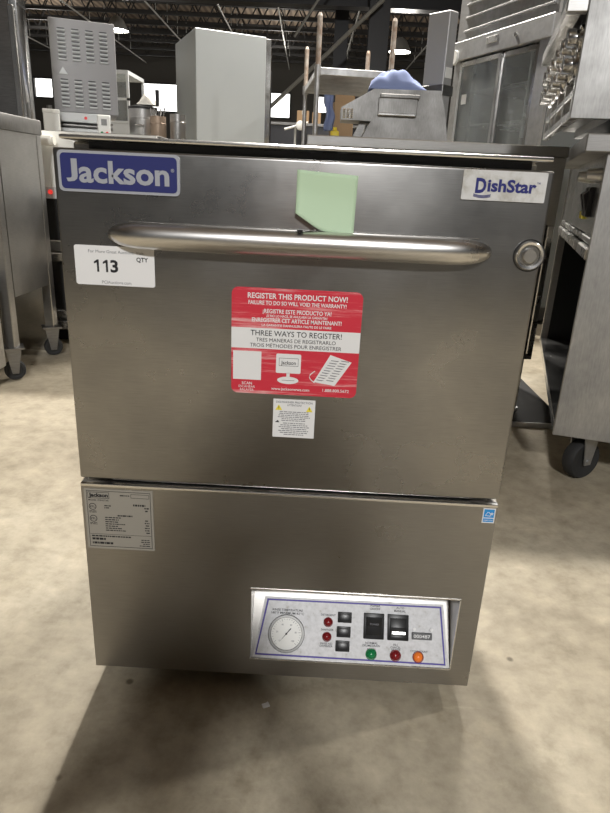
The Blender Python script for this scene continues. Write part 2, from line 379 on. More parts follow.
# slanted control face: local frame s (0..1 up the slope)
SA = math.atan2(PT, PB-PZ0); SL = math.hypot(PT, PB-PZ0)
CM = Matrix.Translation((0, 0, PZ0)) @ Matrix.Rotation(-SA, 4, 'X')        # local z runs up the slope, -y faces out
def slope_z(zproj):      # height on the y=0 plane as the camera sees it -> distance up the slope
    zc, d = CP.z, -CP.y; lo, hi = -.05, .25
    for _ in range(40):
        md = (lo+hi)/2; y = md*math.sin(SA); z = PZ0 + md*math.cos(SA)
        if zc + (z-zc)*d/(d+y) < zproj: lo = md
        else: hi = md
    return md
def slope_x(xproj, s): return CP.x + (xproj-CP.x)*(-CP.y + s*math.sin(SA))/(-CP.y)
def onslope(o): o.matrix_local = CM; return o
def spt(xp, zp): s = slope_z(zp); return slope_x(xp, s), s
cp = thing('control_panel', None, None); cp.parent = DW
c4 = [spt(-.0478, .0755), spt(.2685, .0742), spt(.2465, .1965), spt(-.0295, .1945)]
onslope(MB().prism(c4, -.0012, -.0002).build('face_label', 'cpface', cp, 0))
def inset(q, d):
    cx = sum(p[0] for p in q)/4; cz = sum(p[1] for p in q)/4
    return [(p[0] - d*(1 if p[0] > cx else -1), p[1] - d*(1 if p[1] > cz else -1)) for p in q]
o4, i4 = inset(c4, .0035), inset(c4, .0062); bd = MB()
for k in range(4):
    a, b, c, d = o4[k], o4[(k+1) % 4], i4[(k+1) % 4], i4[k]
    bd.quad((a[0], -.0015, a[1]), (b[0], -.0015, b[1]), (c[0], -.0015, c[1]), (d[0], -.0015, d[1]))
onslope(bd.build('border_line', 'purple', cp, 0))
pr = MB()
def ptext(txt, xp, zp, h, w=None, bold=.012): x, s = spt(xp, zp); pr.text(txt, x, s, h, -.0013, w, bold)
ptext('RINSE TEMPERATURE', .006, .1685, .0036, .050); ptext('180°F MINIMUM 82°C', .006, .1625, .0036, .054)
ptext('POWER', .142, .1855, .0034); ptext('ON/OFF', .142, .1795, .0034)
ptext('AUTO', .181, .1840, .0034); ptext('MANUAL', .181, .1780, .0034)
ptext('NORMAL', .142, .1135, .0036); ptext('DELIME/DRAIN', .142, .1085, .0032)
ptext('FILL', .181, .1125, .0036); ptext('CANCEL', .181, .1075, .0032)
ptext('DETERGENT', .070, .1635, .0032); ptext('SANITIZER', .070, .1350, .0032); ptext('RINSE AID', .070, .1080, .0032); ptext('DISPENSER', .070, .1030, .0032)
ptext('POWER', .143, .1015, .003); ptext('HEATER', .182, .1030, .003); ptext('CYCLE COUNT', .219, .1025, .003)
onslope(pr.build('lettering', 'ink', cp, 0))
# gauge
gx, gs = spt(.0055, .1255); GR = .0298
GM = Matrix.Translation((gx, 0, gs)) @ Matrix.Rotation(math.radians(90), 4, 'X')
gz = thing('pressure_gauge', None, None); gz.parent = DW
onslope(MB().lathe([(GR-.0050, .0058), (GR-.0042, .0085), (GR-.001, .0085), (GR, .006), (GR, 0)], 48, GM).build('bezel', 'bezel', gz))
onslope(MB().lathe([(0, .0060), (GR-.0032, .0060), (GR-.0032, 0)], 48, GM).build('dial', 'white', gz))
tk = MB()
for k in range(27):
    a = math.radians(-225 + k*270/26 + 180); r1 = GR*.78; r2 = GR*(.66 if k % 5 == 0 else .72)
    ca, sa = math.cos(a), math.sin(a); w_ = .0003
    P = [(gx + r1*ca - w_*sa, gs + r1*sa + w_*ca), (gx + r1*ca + w_*sa, gs + r1*sa - w_*ca), (gx + r2*ca + w_*sa, gs + r2*sa - w_*ca), (gx + r2*ca - w_*sa, gs + r2*sa + w_*ca)]
    tk.quad(*[(p[0], -.0063, p[1]) for p in P])
for k, t_ in enumerate(('0', '20', '40', '60', '80', '100')):
    a = math.radians(225 - k*54); tk.text(t_, gx + GR*.52*math.cos(a), gs + GR*.52*math.sin(a) - .0012, .0026, -.0061, None, .01)
onslope(tk.build('dial_scale', 'greyink', gz, 0))
a = math.radians(50); ca, sa = math.cos(a), math.sin(a)
nd = MB().prism([(gx + .010*ca - .0008*sa, gs + .010*sa + .0008*ca), (gx + .012*ca, gs + .012*sa), (gx + .010*ca + .0008*sa, gs + .010*sa - .0008*ca), (gx - .017*ca, gs - .017*sa)], -.0078, -.0070)
nd.cyl((gx, -.0066, gs), (gx, -.0086, gs), .0016, n=12); onslope(nd.build('needle', 'ink', gz, 0))
# the two big rockers
for i, xp in enumerate((.1425, .1805)):
    (xa, sb), (xb, st) = spt(xp-.0145, .1235), spt(xp+.0145, .1735)
    rk = thing('rocker_switch', None, None); rk.parent = DW
    onslope(MB().box(xa, xb, -.0045, -.001, sb, st, .0012, 2).build('switch_bezel', 'black', rk))
    up = i == 0; zm = (sb+st)/2; ya_, yb_ = (-.0125, -.0055) if up else (-.0055, -.0125)
    onslope(MB().prism([(-.004, sb+.006), (ya_ if not up else -.0060, sb+.006), (-.0075, zm), (yb_ if not up else -.0130, st-.006), (-.004, st-.006)] if up else
                       [(-.004, sb+.006), (-.0130, sb+.006), (-.0075, zm), (-.0060, st-.006), (-.004, st-.006)], xa+.004, xb-.004, 'x', .0006).build('rocker', 'black', rk))
    if up: onslope(MB().text('POWER', (xa+xb)/2, st-.018, .003, -.0122, None, .01).build('lettering', 'greyink', rk, 0))
    else: onslope(MB().box(xa+.006, xb-.006, -.0126, -.0105, sb+.010, sb+.015, .0004).build('highlight_bar', 'bright', rk))
for zp in (.1625, .1345, .1065):
    x, s = spt(.096, zp)
    b_ = onslope(MB().box(x-.0115, x+.0115, -.003, -.001, s-.0085, s+.0085, .001, 2).build('push_switch', 'black', DW))
    MB().box(x-.009, x+.009, -.0068, -.0028, s-.0062, s+.0062, .001, 2).build('button', 'black', b_)
def pilot(xp, zp, r, lens, collar='bright'):
    x, s = spt(xp, zp); mt = Matrix.Translation((x, 0, s)) @ Matrix.Rotation(math.radians(90), 4, 'X')
    o = onslope(MB().lathe([(0, r*.95), (r*.5, r*.85), (r*.85, r*.5), (r, .001)], 24, mt).build('indicator_lamp', lens, DW))
    MB().lathe([(r, .0032), (r*1.12, .003), (r*1.2, .001)], 24, mt).build('collar', collar, o); return o
pilot(.0705, .1515, .0066, 'redlens', 'redlens'); pilot(.0700, .1230, .0066, 'redlens', 'redlens')
pilot(.1430, .0935, .0078, 'greenlens', 'greenlens'); pilot(.1820, .0935, .0078, 'redlens', 'redlens'); pilot(.2185, .0930, .0078, 'orange', 'redlens')
(xa, sb), (xb, st) = spt(.2045, .1275), spt(.2350, .1415)
ct = onslope(MB().box(xa, xb, -.0035, -.001, sb, st, .0008).build('cycle_counter', 'black', DW))
MB().text('000487', (xa+xb)/2, sb+.0028, .0052, -.0037, (xb-xa)*.82, .01).build('digits', 'paper', ct, 0)
for xp in (.2065, .2335): x, s = spt(xp, .1475); MB().cyl((x, -.001, s), (x, -.004, s), .0026, n=12).build('screw', 'paper', ct)

# stickers on the front (y = 0 plane, facing -y)
bp = MB().rrect(-.2985, -.1490, .7785, .8260, .006, -.0022, -.0002).build('brand_plate', 'silver', DW)
MB().rrect(-.2950, -.1525, .7818, .8228, .005, -.0026, -.0020).build('blue_field', 'blue', bp)
MB().fit('J', -.2885, -.2745, .7900, .8165, -.0026, .03).text('ackson', -.2175, .7905, .0258, -.0026, .111, .028).text('®', -.1578, .806, .004, -.0026, None, .01).build('lettering', 'silver', bp, 0)
dp = MB().rrect(.1950, .2965, .7915, .8262, .0015, -.0016, -.0002).build('model_plate', 'wornplate', DW)
dl = MB().text('D', .2175, .8005, .0168, -.0016, .0130, .04).text('ishStar', .2550, .8025, .0142, -.0016, .0590, .034)
dl.text('™', .2865, .811, .004, -.0016)
for k in range(3):
    P = [(.2095 + .021*i/8, .7985 - .0012*k - .0016*math.sin(math.pi*i/8)) for i in range(9)]
    for a, b in zip(P, P[1:]): dl.quad((a[0], -.0019, a[1]-.0004), (b[0], -.0019, b[1]-.0004), (b[0], -.0019, b[1]+.0004), (a[0], -.0019, a[1]+.0004))
dl.build('lettering', 'dishblue', dp, 0)
MB().lathe([(.0, .0004), (.0026, .0002)], 12, Matrix.Translation((.2170, -.0019, .8070)) @ Matrix.Rotation(math.radians(90), 4, 'X') @ Matrix.Diagonal((.9, 1.3, 1, 1))).build('water_drop', 'wornplate', dp)
lt = MB().rrect(-.2870, -.1845, .6645, .7145, .003, -.0008, -.0001).build('lot_label', 'paper', DW)
MB().one(-.2585, .6815, .0155, -.0008).one(-.2470, .6815, .0155, -.0008).fit('3', -.2415, -.2315, .6812, .6973, -.0008, .03).text('QTY', -.2000, .6965, .0056, -.0008, .0150, .022).build('lettering', 'ink', lt, 0)
MB().text('For More Great Auctions, Visit:', -.2330, .7055, .0040, -.0008, .0720).text('PCIAuctions.com', -.2345, .6668, .0040, -.0008, .0380).build('small_lettering', 'greyink', lt, 0)
rd = MB().rrect(-.0850, .0860, .5270, .6715, .009, -.0010, -.0001).build('registration_sticker', 'red', DW)
MB().box(-.0850, .0860, -.0012, -.0005, .5905, .6185).box(-.0825, -.0445, -.0012, -.0005, .5465, .5865).build('white_band', 'paper', rd)
wl = MB()
for t_, z, h, w_ in (('REGISTER THIS PRODUCT NOW!', .6580, .0072, .130), ('FAILURE TO DO SO WILL VOID THE WARRANTY!', .6500, .0052, .128),
                     ('¡REGISTRE ESTE PRODUCTO YA!', .6390, .0056, .090), ('¡SI NO LO HACE, SE ANULARÁ LA GARANTÍA!', .6340, .0032, .080),
                     ('ENREGISTRER CET ARTICLE MAINTENANT!', .6270, .0056, .118), ("LA GARANTIE S'ANNULERA FAUTE DE LE FAIRE", .6215, .0032, .092)):
    wl.text(t_, .001, z, h, -.0010, w_, .02)
wl.text('SCAN', -.0635, .5395, .0040, -.0010, None, .015).text('ESCANEAR', -.0635, .5350, .0034, -.0010).text('BALAYER', -.0635, .5305, .0034, -.0010)
wl.text('www.jacksonwws.com', -.004, .5335, .0042, -.0010, .052, .01).text('1.888.800.5672', .058, .5345, .0042, -.0010, .036, .01)
wl.build('white_lettering', 'paper', rd, 0)
MB().text('THREE WAYS TO REGISTER!', .001, .6085, .0076, -.0012, .121, .004).text('TRES MANERAS DE REGISTRARLO', .001, .6005, .0052, -.0012, .106).text('TROIS MÉTHODES POUR ENREGISTRER', .001, .5930, .0052, -.0012, .122).build('black_lettering', 'ink', rd, 0)
pc = MB().rrect(-.0245, .0090, .5580, .5850, .002, -.0013, -.0006).rrect(-.0100, -.0055, .5525, .5585, .0005, -.0013, -.0006).lathe([(0, .0013), (.0145, .0013)], 28, Matrix.Translation((-.0078, 0, .5480)) @ Matrix.Rotation(math.radians(90), 4, 'X') @ Matrix.Diagonal((1, .36, 1, 1)))
pc.build('computer_picture', 'paper', rd, 0)
MB().text('Jackson', -.0078, .5705, .0052, -.0014, .020, .01).box(-.0205, .0055, -.0015, -.0012, .5682, .5686).box(-.0205, .0055, -.0015, -.0012, .5788, .5792).box(-.0205, -.0201, -.0015, -.0012, .5682, .5792).box(.0051, .0055, -.0015, -.0012, .5682, .5792).box(-.016, .001, -.0015, -.0012, .5478, .5482).build('picture_lines', 'ink', rd, 0)
fm = MB().prism([(.0270, .5475), (.0560, .5435), (.0770, .5775), (.0480, .5865)], -.0013, -.0006); fm.build('form_picture', 'paper', rd, 0)
fl = MB(); R_ = random.Random(3)
for i in range(9):
    z = .5505 + i*.0035; xx = .0310 + i*.0023
    for k in range(2): fl.quad((xx + k*.0135, -.0015, z), (xx + k*.0135 + R_.uniform(.006, .011), -.0015, z-.001), (xx + k*.0135 + .0105, -.0015, z), (xx + k*.0135, -.0015, z+.001))
arc = [(.0285 - .006*math.sin(math.pi*i/8)*1.2, .5465 + .0165*i/8) for i in range(9)]
fl.build('form_lines', 'greyink', rd, 0)
MB().tube([(p[0], -.0012, p[1]) for p in arc], .0007, 6).build('phone_cord_picture', 'paper', rd)
wr = MB().box(-.0265, .0315, -.0007, -.0001, .4640, .5205).build('warning_label', 'paper', DW)
wk = MB().text('DISHWASHER PROTECTION', .0025, .5150, .0030, -.0007, .050, .01).text('ATTENTION!', .0025, .5108, .0030, -.0007, .020, .01)
strokes(wk, -.021, .026, .4880, .5035, 6, -.0007, .42, 5); strokes(wk, -.019, .025, .4670, .4868, 7, -.0007, .42, 8)
wk.build('lettering', 'greyink', wr, 0)
MB().prism([(-.0235, .5045), (-.0140, .5045), (-.0188, .5125)], -.0010, -.0006).prism([(.0190, .5035), (.0280, .5035), (.0235, .5115)], -.0010, -.0006).build('warning_triangles', 'yellow', wr, 0)
MB().box(-.0192, -.0184, -.0012, -.0009, .5070, .5105).box(-.0192, -.0184, -.0012, -.0009, .5055, .5063).box(.0231, .0239, -.0012, -.0009, .506, .5095).prism([(-.0235, .4862), (-.0175, .4862), (-.0195, .4895)], -.0010, -.0006).build('exclamation_marks', 'ink', wr, 0)
dt = MB().rrect(-.3010, -.1995, .2655, .3665, .002, -.0008, -.0001).build('rating_plate', 'foil', DW)
dk = MB()
for a in ((-.2975, -.2030, .3628, .3635), (-.2975, -.2030, .2690, .2697), (-.2975, -.2968, .2690, .3635), (-.2037, -.2030, .2690, .3635),
          (-.2955, -.2640, .3606, .3612), (-.2955, -.2640, .3510, .3516), (-.2955, -.2949, .3510, .3612), (-.2646, -.2640, .3510, .3612),
          (-.2320, -.2050, .3598, .3603), (-.2320, -.2050, .3538, .3543), (-.2320, -.2315, .3538, .3603), (-.2055, -.2050, .3538, .3603), (-.2960, -.2040, .2905, .2909)):
    dk.box(a[0], a[1], -.0010, -.0007, a[2], a[3])
dk.text('Jackson', -.2798, .3535, .0062, -.0008, .0285, .045).text('MODEL: DISHSTAR', -.2800, .3468, .0026, -.0008, .030, .01)
strokes(dk, -.2480, -.2340, .3558, .3588, 1, -.0008, .6, 2); strokes(dk, -.2330, -.2070, .3400, .3445, 1, -.0008, .7, 4)
strokes(dk, -.2720, -.2600, .3340, .3410, 2, -.0008, .5, 6, 'left'); strokes(dk, -.2150, -.2060, .3310, .3400, 2, -.0008, .5, 7, 'right')
strokes(dk, -.2560, -.2280, .3215, .3255, 1, -.0008, .6, 9)
strokes(dk, -.2720, -.2420, .2960, .3215, 7, -.0008, .45, 11, 'left'); strokes(dk, -.2140, -.2060, .2940, .3190, 6, -.0008, .45, 12, 'right')
strokes(dk, -.2940, -.2100, .2850, .2895, 1, -.0008, .5, 13, 'left')
strokes(dk, -.2935, -.2600, .2800, .2845, 1, -.0008, .8, 14, 'left'); strokes(dk, -.2935, -.2620, .2730, .2775, 1, -.0008, .8, 15, 'left'); strokes(dk, -.2240, -.2060, .2715, .2850, 4, -.0008, .45, 16, 'right')
for z in (.3370, .3170):
    dk.lathe([(.0046, .0010), (.0056, .0010), (.0056, .0006)], 20, Matrix.Translation((-.2895, 0, z)) @ Matrix.Rotation(math.radians(90), 4, 'X')); dk.text('ETL', -.2895, z-.0016, .0032, -.0008, .0075, .02)
    strokes(dk, -.2950, -.2840, z-.0105, z-.0065, 2, -.0008, .5, 20)
dk.build('lettering', 'ink', dt, 0)
es = MB().box(.2845, .3025, -.0007, -.0001, .3445, .3685).build('energy_label', 'paper', DW)
MB().box(.2860, .3010, -.0009, -.0006, .3535, .3670).box(.2860, .3010, -.0009, -.0006, .3462, .3520).build('blue_field', 'skyblue', es)
el = MB().text('ENERGY STAR', .2935, .3480, .0022, -.0009, .013, .015)
el.tube([(.2882 + .0085*i/10, -.0010, .3565 + .0060*math.sin(math.pi*i/10)) for i in range(11)], .0004, 5)
el.prism([(.2975 + (.0028 if k % 2 == 0 else .0012)*math.cos(math.radians(90+36*k)), .3600 + (.0028 if k % 2 == 0 else .0012)*math.sin(math.radians(90+36*k))) for k in range(10)], -.0012, -.0009).text('energy', .2925, .3560, .0024, -.0010, .008, .01, shear=.2)
el.build('star_lettering', 'paper', es, 0)

# green paper note on the door above the handle, its bottom edge torn and lifting
gn = bmesh.new(); nx, nz = 14, 14; G = []
for j in range(nz+1):
    row = []
    for i in range(nx+1):
        u, v = i/nx, j/nz                                   # v: 0 top, 1 bottom
        bot = .766 - (.018 if u > .4 else .018*u/.4) - (0 if u < .4 else .0095*(u-.4)/.6)
        x = -.006 + .0745*u - .002*v*u; top = .8165 - .004*u
        z = top + (bot - top)*v; lift = .0125*max(0, v-.35)**1.5 * (1.25 + .35*u) + .0006
        row.append(gn.verts.new((x, -lift-.0004, z)))
    G.append(row)
for j in range(nz):
    for i in range(nx): gn.faces.new((G[j+1][i], G[j+1][i+1], G[j][i+1], G[j][i]))
me = bpy.data.meshes.new('paper_note'); gn.to_mesh(me); gn.free(); note = bpy.data.objects.new('paper_note', me); COL.objects.link(note); me.materials.append(M['green'])
for p in me.polygons: p.use_smooth = True
sm = note.modifiers.new('thick', 'SOLIDIFY'); sm.thickness = .0003; sm.offset = 0
tag(note, 'pale green paper note stuck above the dishwasher handle', 'note')

# ------------------------------------------------------------------ shared caster
def caster(parent, x, y, ztop, r=.055, w=.035, rot=0, wheel='rubber', fork='galv'):
    c = MB(); cr, sr = math.cos(rot), math.sin(rot)
    mtx = Matrix.Translation((x, y, 0)) @ Matrix.Rotation(rot, 4, 'Z')
    c.box(-.04, .04, -.04, .04, ztop-.006, ztop, mtx=mtx)
    for s in (-1, 1): c._take(MB().prism([(-.03, ztop-.004), (.03, ztop-.004), (.012, r-.012), (-.012, r-.012)], s*(w/2+.006)-.002, s*(w/2+.006)+.002).bm, mtx)
    c.cyl(mtx @ Vector((0, -w/2-.012, r)), mtx @ Vector((0, w/2+.012, r)), .007, n=10)
    o = c.build('caster', fork, parent)
    mw = mtx @ Matrix.Translation((0, 0, r)) @ Matrix.Rotation(math.radians(90), 4, 'X')
    MB().lathe([(.3*r, -w*.42), (.62*r, -w*.42), (.7*r, -w*.5), (.92*r, -w*.5), (r, -w*.3), (r, w*.3), (.92*r, w*.5), (.7*r, w*.5), (.62*r, w*.42), (.3*r, w*.42)], 28, mw).cyl(mtx @ Vector((0, -w*.40, r)), mtx @ Vector((0, w*.40, r)), .66*r, n=24).build('wheel', wheel, o)
    return o

# ------------------------------------------------------------------ RIGHT: equipment stand near the camera
RT = thing('equipment_stand', 'stainless stand on casters with an open dark left side, right of the dishwasher', 'stand', (.732, .882, 0), -math.radians(16.5))
D1 = 1.22
MB().box(0, .75, 0, .012, .144, .905, .002).build('side_panel', 'dull', RT)
MB().box(0, .75, D1-.012, D1, .144, .905, .002).box(.738, .75, .012, D1-.012, .144, .905).build('rear_panel', 'steel', RT)
MB().box(.0, .738, .012, D1-.012, .150, .178, .002).build('bottom_shelf', 'shiny', RT)
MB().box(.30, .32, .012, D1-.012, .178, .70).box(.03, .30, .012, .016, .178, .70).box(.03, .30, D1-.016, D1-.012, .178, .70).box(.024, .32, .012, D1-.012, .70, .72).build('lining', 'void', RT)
fp = MB().box(.004, .024, .012, D1-.012, .700, .905, .002).build('control_fascia', 'shiny', RT)
MB().box(-.006, .030, .012, D1-.012, .640, .672, .004).build('lower_rail', 'bright', RT)
MB().box(.002, .030, .012, D1-.012, .678, .696, .003).build('upper_rail', 'bright', RT)
for y in (.20, .27):
    sw = MB().box(-.008, .006, y-.028, y+.028, .745, .825, .003).build('switch', 'black', fp); MB().prism([(-.008, .755), (-.022, .805), (-.008, .815)], y-.015, y+.015, 'y').build('toggle', 'black', sw)
MB().box(-.003, .004, .30, .40, .735, .755).build('label_strip', 'yellow', fp)
for y in (.10, .36): MB().cyl((.004, y, .855), (-.03, y, .855), .018, .014).build('knob', 'bright', fp)
MB().box(-.055, .75, -.012, D1+.01, .905, .948, .003).build('counter_top', 'steel', RT)
for x, y in ((.098, .065), (.09, 1.12), (.66, .065), (.66, 1.12)): caster(RT, x, y, .150, .060, .040, .75)
# griddle sitting on the stand
GD = thing('countertop_range', 'tall grey countertop range with chrome knobs, standing on the casters stand at right', 'range', (.640, .930, .948), -math.radians(13.5))
H0 = .035
MB().box(.0, .80, 0, .012, H0, .62, .002).build('side_panel', 'dull', GD)
MB().box(.06, .80, .012, .76, H0+.03, .62).box(.10, .70, .05, .70, H0+.004, H0+.03).build('oven_body', 'darksteel', GD)
vf = MB()
for z0_, z1_ in ((H0, H0+.022), (H0+.055, H0+.072), (H0+.105, H0+.125)): vf.box(0, .02, .012, .76, z0_, z1_, .002)
for y in (.012, .20, .40, .58, .735): vf.box(0, .02, y, y+.025, H0, H0+.125, .002)
vf.build('vent_frame', 'bright', GD)
MB().box(.025, .06, .012, .76, H0+.125, .40).build('knob_panel', 'shiny', GD)
for y in (.07, .20, .33, .46, .59, .70):
    for z in (.165, .225):
        kb = MB().cyl((.026, y, z), (-.004, y, z), .034, .031, 20, .003).cyl((-.002, y, z), (-.030, y, z), .020, .017, 16, .003).box(-.034, -.004, y-.005, y+.005, z-.023, z+.023, .002)
        kb.build('knob', 'shiny', GD)
MB().prism([(-.042, .280), (-.010, .275), (-.010, .320), (-.042, .315)], .03, .78, 'y').build('front_ledge', 'bright', GD)
MB().box(-.010, .026, .012, .76, .300, .312).box(.016, .026, .012, .76, .250, .300).build('ledge_bracket_and_void', 'void', GD)  # second box: black strip put in for the dark void above the knobs
MB().box(-.050, .0, .0, .028, .268, .328, .003).build('ledge_end', 'steel', GD)
for x in (.22, .74):
    for y in (.05, .70): MB().cyl((x, y, 0), (x, y, H0+.006), .02).build('foot', 'black', GD)

# stainless work table behind the dishwasher
WT = thing('work_cabinet', 'open-front stainless work cabinet on legs directly behind the dishwasher', 'cabinet', (0, 1.4, 0))
MB().box(-.033, .826, 0, .62, .915, .948, .003).build('table_top', 'steel', WT)
MB().box(-.025, .822, .004, .03, .700, .915, .002).build('drawer_front', 'steel', WT)
for xa_ in (-.025, .802): MB().box(xa_, xa_+.02, .03, .60, .235, .915).build('cabinet_side', 'darksteel', WT)
MB().box(-.005, .802, .58, .60, .235, .915).build('cabinet_back', 'darksteel', WT)
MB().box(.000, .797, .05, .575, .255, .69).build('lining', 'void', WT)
for xa_ in (-.025, .800): MB().box(xa_, xa_+.022, .004, .03, .24, .70, .003).build('stile', 'bright', WT)
MB().box(-.025, .822, .004, .60, .230, .252, .002).build('bottom_shelf', 'darksteel', WT)
for x in (.0, .790):
    for y in (.045, .55): MB().cyl((x, y, .02), (x, y, .232), .019).cyl((x, y, .02), (x, y, .032), .026).build('leg', 'galv', WT)
MB().box(-.04, .960, -.09, .60, 0, .021, .002).build('shade_plate', 'void', WT)  # black plate added for the dark shade on the floor under the cabinet
MB().box(-.04, .960, -.094, -.09, 0, .020).build('shade_plate_edge', 'galv', WT)

# ------------------------------------------------------------------ glass-door cooler at right, angled
MC = thing('merchandiser_cooler', 'tall stainless cooler with sliding glass doors behind the dishwasher at right', 'cooler', (1.217, 3.112, 0), math.radians(112))
MB().box(-.06, .90, -.75, -.72, .12, 2.12).box(-.06, -.03, -.72, -.02, .12, 2.12).box(.87, .90, -.72, -.02, .12, 2.12).box(-.03, .87, -.72, -.02, .12, .55).box(-.03, .87, -.72, -.02, 1.62, 2.12).build('cabinet_body', 'cabdark', MC)
MB().box(-.06, .90, -.02, .0, .12, .60).box(-.06, .055, -.02, 0, .60, 1.60).box(.83, .90, -.02, 0, .60, 1.60).build('front_frame', 'galv', MC)
MB().box(-.06, .90, -.02, .022, 1.60, 1.715, .004).build('header', 'galv', MC)
MB().box(.42, .54, .022, .026, 1.652, 1.690, .002).build('name_badge', 'bright', MC)
MB().cyl((.87, .022, 1.625), (.87, .040, 1.625), .045, n=24).build('round_cover', 'white', MC)
MB().cyl((.25, .022, 1.66), (.25, .030, 1.66), .010, n=14).build('key_lock', 'bright', MC)
lv = MB().box(-.06, .90, -.02, .0, 1.715, 2.12)
for i in range(5):
    z = 1.765 + i*.075; lv.prism([(0, z), (.016, z-.002), (.016, z+.006), (0, z+.014)], -.03, .82, 'x')
lv.build('louvered_grille', 'galv', MC)
for k, (x0, x1, y) in enumerate(((.385, .825, -.004), (.06, .40, -.017))):
    dr = MB()
    for a in ((x0, x0+.028, .60, 1.59), (x1-.028, x1, .60, 1.59), (x0, x1, 1.562, 1.59), (x0, x1, .60, .63)): dr.box(a[0], a[1], y-.008, y+.010, a[2], a[3], .002)
    dr = dr.build('sliding_door', 'bright', MC); MB().box(x0+.02, x1-.02, y-.002, y+.001, .62, 1.57).build('pane', 'glass', dr)
MB().box(.72, .775, -.0030, -.0020, 1.335, 1.395).build('paper_tag', 'paper', MC)
sh = MB()
for z in (.75, .98, 1.21, 1.42):
    for i in range(12): sh.cyl((-.02, -.08-.05*i, z), (.86, -.08-.05*i, z), .004, n=6)
    for x in (.0, .42, .84): sh.cyl((x, -.06, z), (x, -.66, z), .006, n=6)
sh.build('wire_shelf', 'bright', MC)
MB().box(.42, .445, -.06, -.04, .55, 1.62).box(.78, .80, -.10, -.08, .55, 1.62).box(.20, .215, -.10, -.08, .55, 1.62).build('shelf_upright', 'bright', MC)
MB().box(-.03, .87, -.7, -.05, .03, .12).build('plinth', 'black', MC)
for x in (0, .84):
    for y in (-.68, -.08): MB().cyl((x, y, 0), (x, y, .035), .03).build('foot', 'black', MC)

# ------------------------------------------------------------------ hooded machine, cover cloth, tall post, shelving rack
HM = thing('hooded_machine', 'low grey stainless machine with a slanted hood, behind the dishwasher and beside the cooler', 'machine', (.50, 3.25, 0))
def hx(p): return [(x-.50, z) for x, z in p]
MB().prism(hx([(.25, .06), (.25, 1.07), (.30, 1.165), (.304, 1.331), (.694, 1.337), (.735, 1.2), (.765, 1.05), (.765, .06)]), 0, .27).build('housing', 'hood', HM)
MB().prism(hx([(.119, 1.16), (.115, 1.226), (.304, 1.333), (.304, 1.158)]), .003, .25).build('side_hood', 'hood', HM)
vt = MB()
for i in range(3):
    for j in range(5): vt.prism([(.0, 1.168+j*.011), (-.006, 1.170+j*.011), (0, 1.176+j*.011)], -.373+i*.022, -.358+i*.022, 'x')
vt.build('vent_slots', 'bright', HM)
MB().box(-.168, .06, -.018, 0, 1.19, 1.285, .003).box(-.160, .07, -.028, 0, 1.285, 1.306, .003).build('front_hatch', 'hood', HM)
MB().box(-.165, .055, -.026, -.018, 1.19, 1.205, .003).build('hatch_handle', 'bright', HM)
MB().prism(hx([(.19, .6), (.245, .6), (.245, 1.06), (.27, 1.156), (.235, 1.156), (.19, 1.06)]), .05, .2).build('feed_chute', 'darksteel', HM)
for x in (-.21, .22):
    for y in (.04, .23): MB().cyl((x, y, 0), (x, y, .062), .022).build('foot', 'black', HM)
def crumple(name, x0, x1, y0, y1, zf, seed, m, n=22):
    R = random.Random(seed); b = bmesh.new(); ph = [R.uniform(0, 6) for _ in range(6)]; V = []
    for j in range(n+1):
        row = []
        for i in range(n+1):
            u, v = i/n, j/n; z = zf(u, v) * (1 + .13*math.sin(9*u+ph[0]+4*v) + .10*math.sin(13*v+ph[1]-5*u) + .06*math.sin(23*u+ph[2]+11*v))
            row.append(b.verts.new((x0+(x1-x0)*u, y0+(y1-y0)*v, max(z, .002))))
        V.append(row)
    for j in range(n):
        for i in range(n): b.faces.new((V[j][i], V[j][i+1], V[j+1][i+1], V[j+1][i]))
    # closed underside
    lo = [[b.verts.new((v.co.x, v.co.y, 0)) for v in (V[0] if k == 0 else V[n])] for k in (0, 1)]
    for i in range(n): b.faces.new((lo[0][i], lo[0][i+1], V[0][i+1], V[0][i])); b.faces.new((V[n][i], V[n][i+1], lo[1][i+1], lo[1][i])); b.faces.new((lo[1][i], lo[1][i+1], lo[0][i+1], lo[0][i]))
    bmesh.ops.recalc_face_normals(b, faces=b.faces)
    mb = MB(); mb.bm.free(); mb.bm = b; return mb
zf = lambda u, v: .105*math.sin(math.pi*min(1, v*1.0))**.5 * (max(0, math.sin(math.pi*u**.75)))**.6 + .004
tag(crumple('cloth', -.20, .14, -.10, .12, zf, 4, 'cloth').build('cover_cloth', 'cloth', None, 60, loc=(.475, 3.385, 1.337)), 'blue crumpled cloth lying on the hooded machine', 'cloth')
tp = thing('upright_cabinet', 'narrow tall shiny steel upright between hooded machine and glass-door cooler', 'steel upright', (.755, 3.60, 0), math.radians(42))
MB().box(0, .085, 0, .165, 0, 1.83, .004).build('casing', 'zinc', tp)
MB().box(-.012, .097, -.012, .177, 1.36, 1.42, .003).build('collar', 'darksteel', tp)
MB().box(.01, .075, -.006, 0, 1.46, 1.52, .001).build('paper_tag', 'white', tp)
RK = thing('shelving_rack', 'open steel shelving rack with round rusty-topped posts behind the dishwasher', 'rack', (-.052, 4.5, 0), math.radians(6.3))
for x in (0, .565):
    for y in (0, 1.1):
        hgt = 1.96 if y == 0 else 1.93
        p = MB().cyl((x, y, .0), (x, y, hgt-.32), .019).build('post', 'galv', RK)
        MB().cyl((x, y, hgt-.32), (x, y, hgt), .0192, n=18).lathe([(.0192, 0), (.012, .02), (0, .024)], 14, Matrix.Translation((x, y, hgt))).build('rusty_top', 'rust', p)
        MB().cyl((x, y, 1.56), (x, y, 1.63), .026).build('shelf_clamp', 'galv', p)
MB().box(-.01, .575, -.01, 1.11, 1.572, 1.622, .003).build('upper_shelf', 'galv', RK)
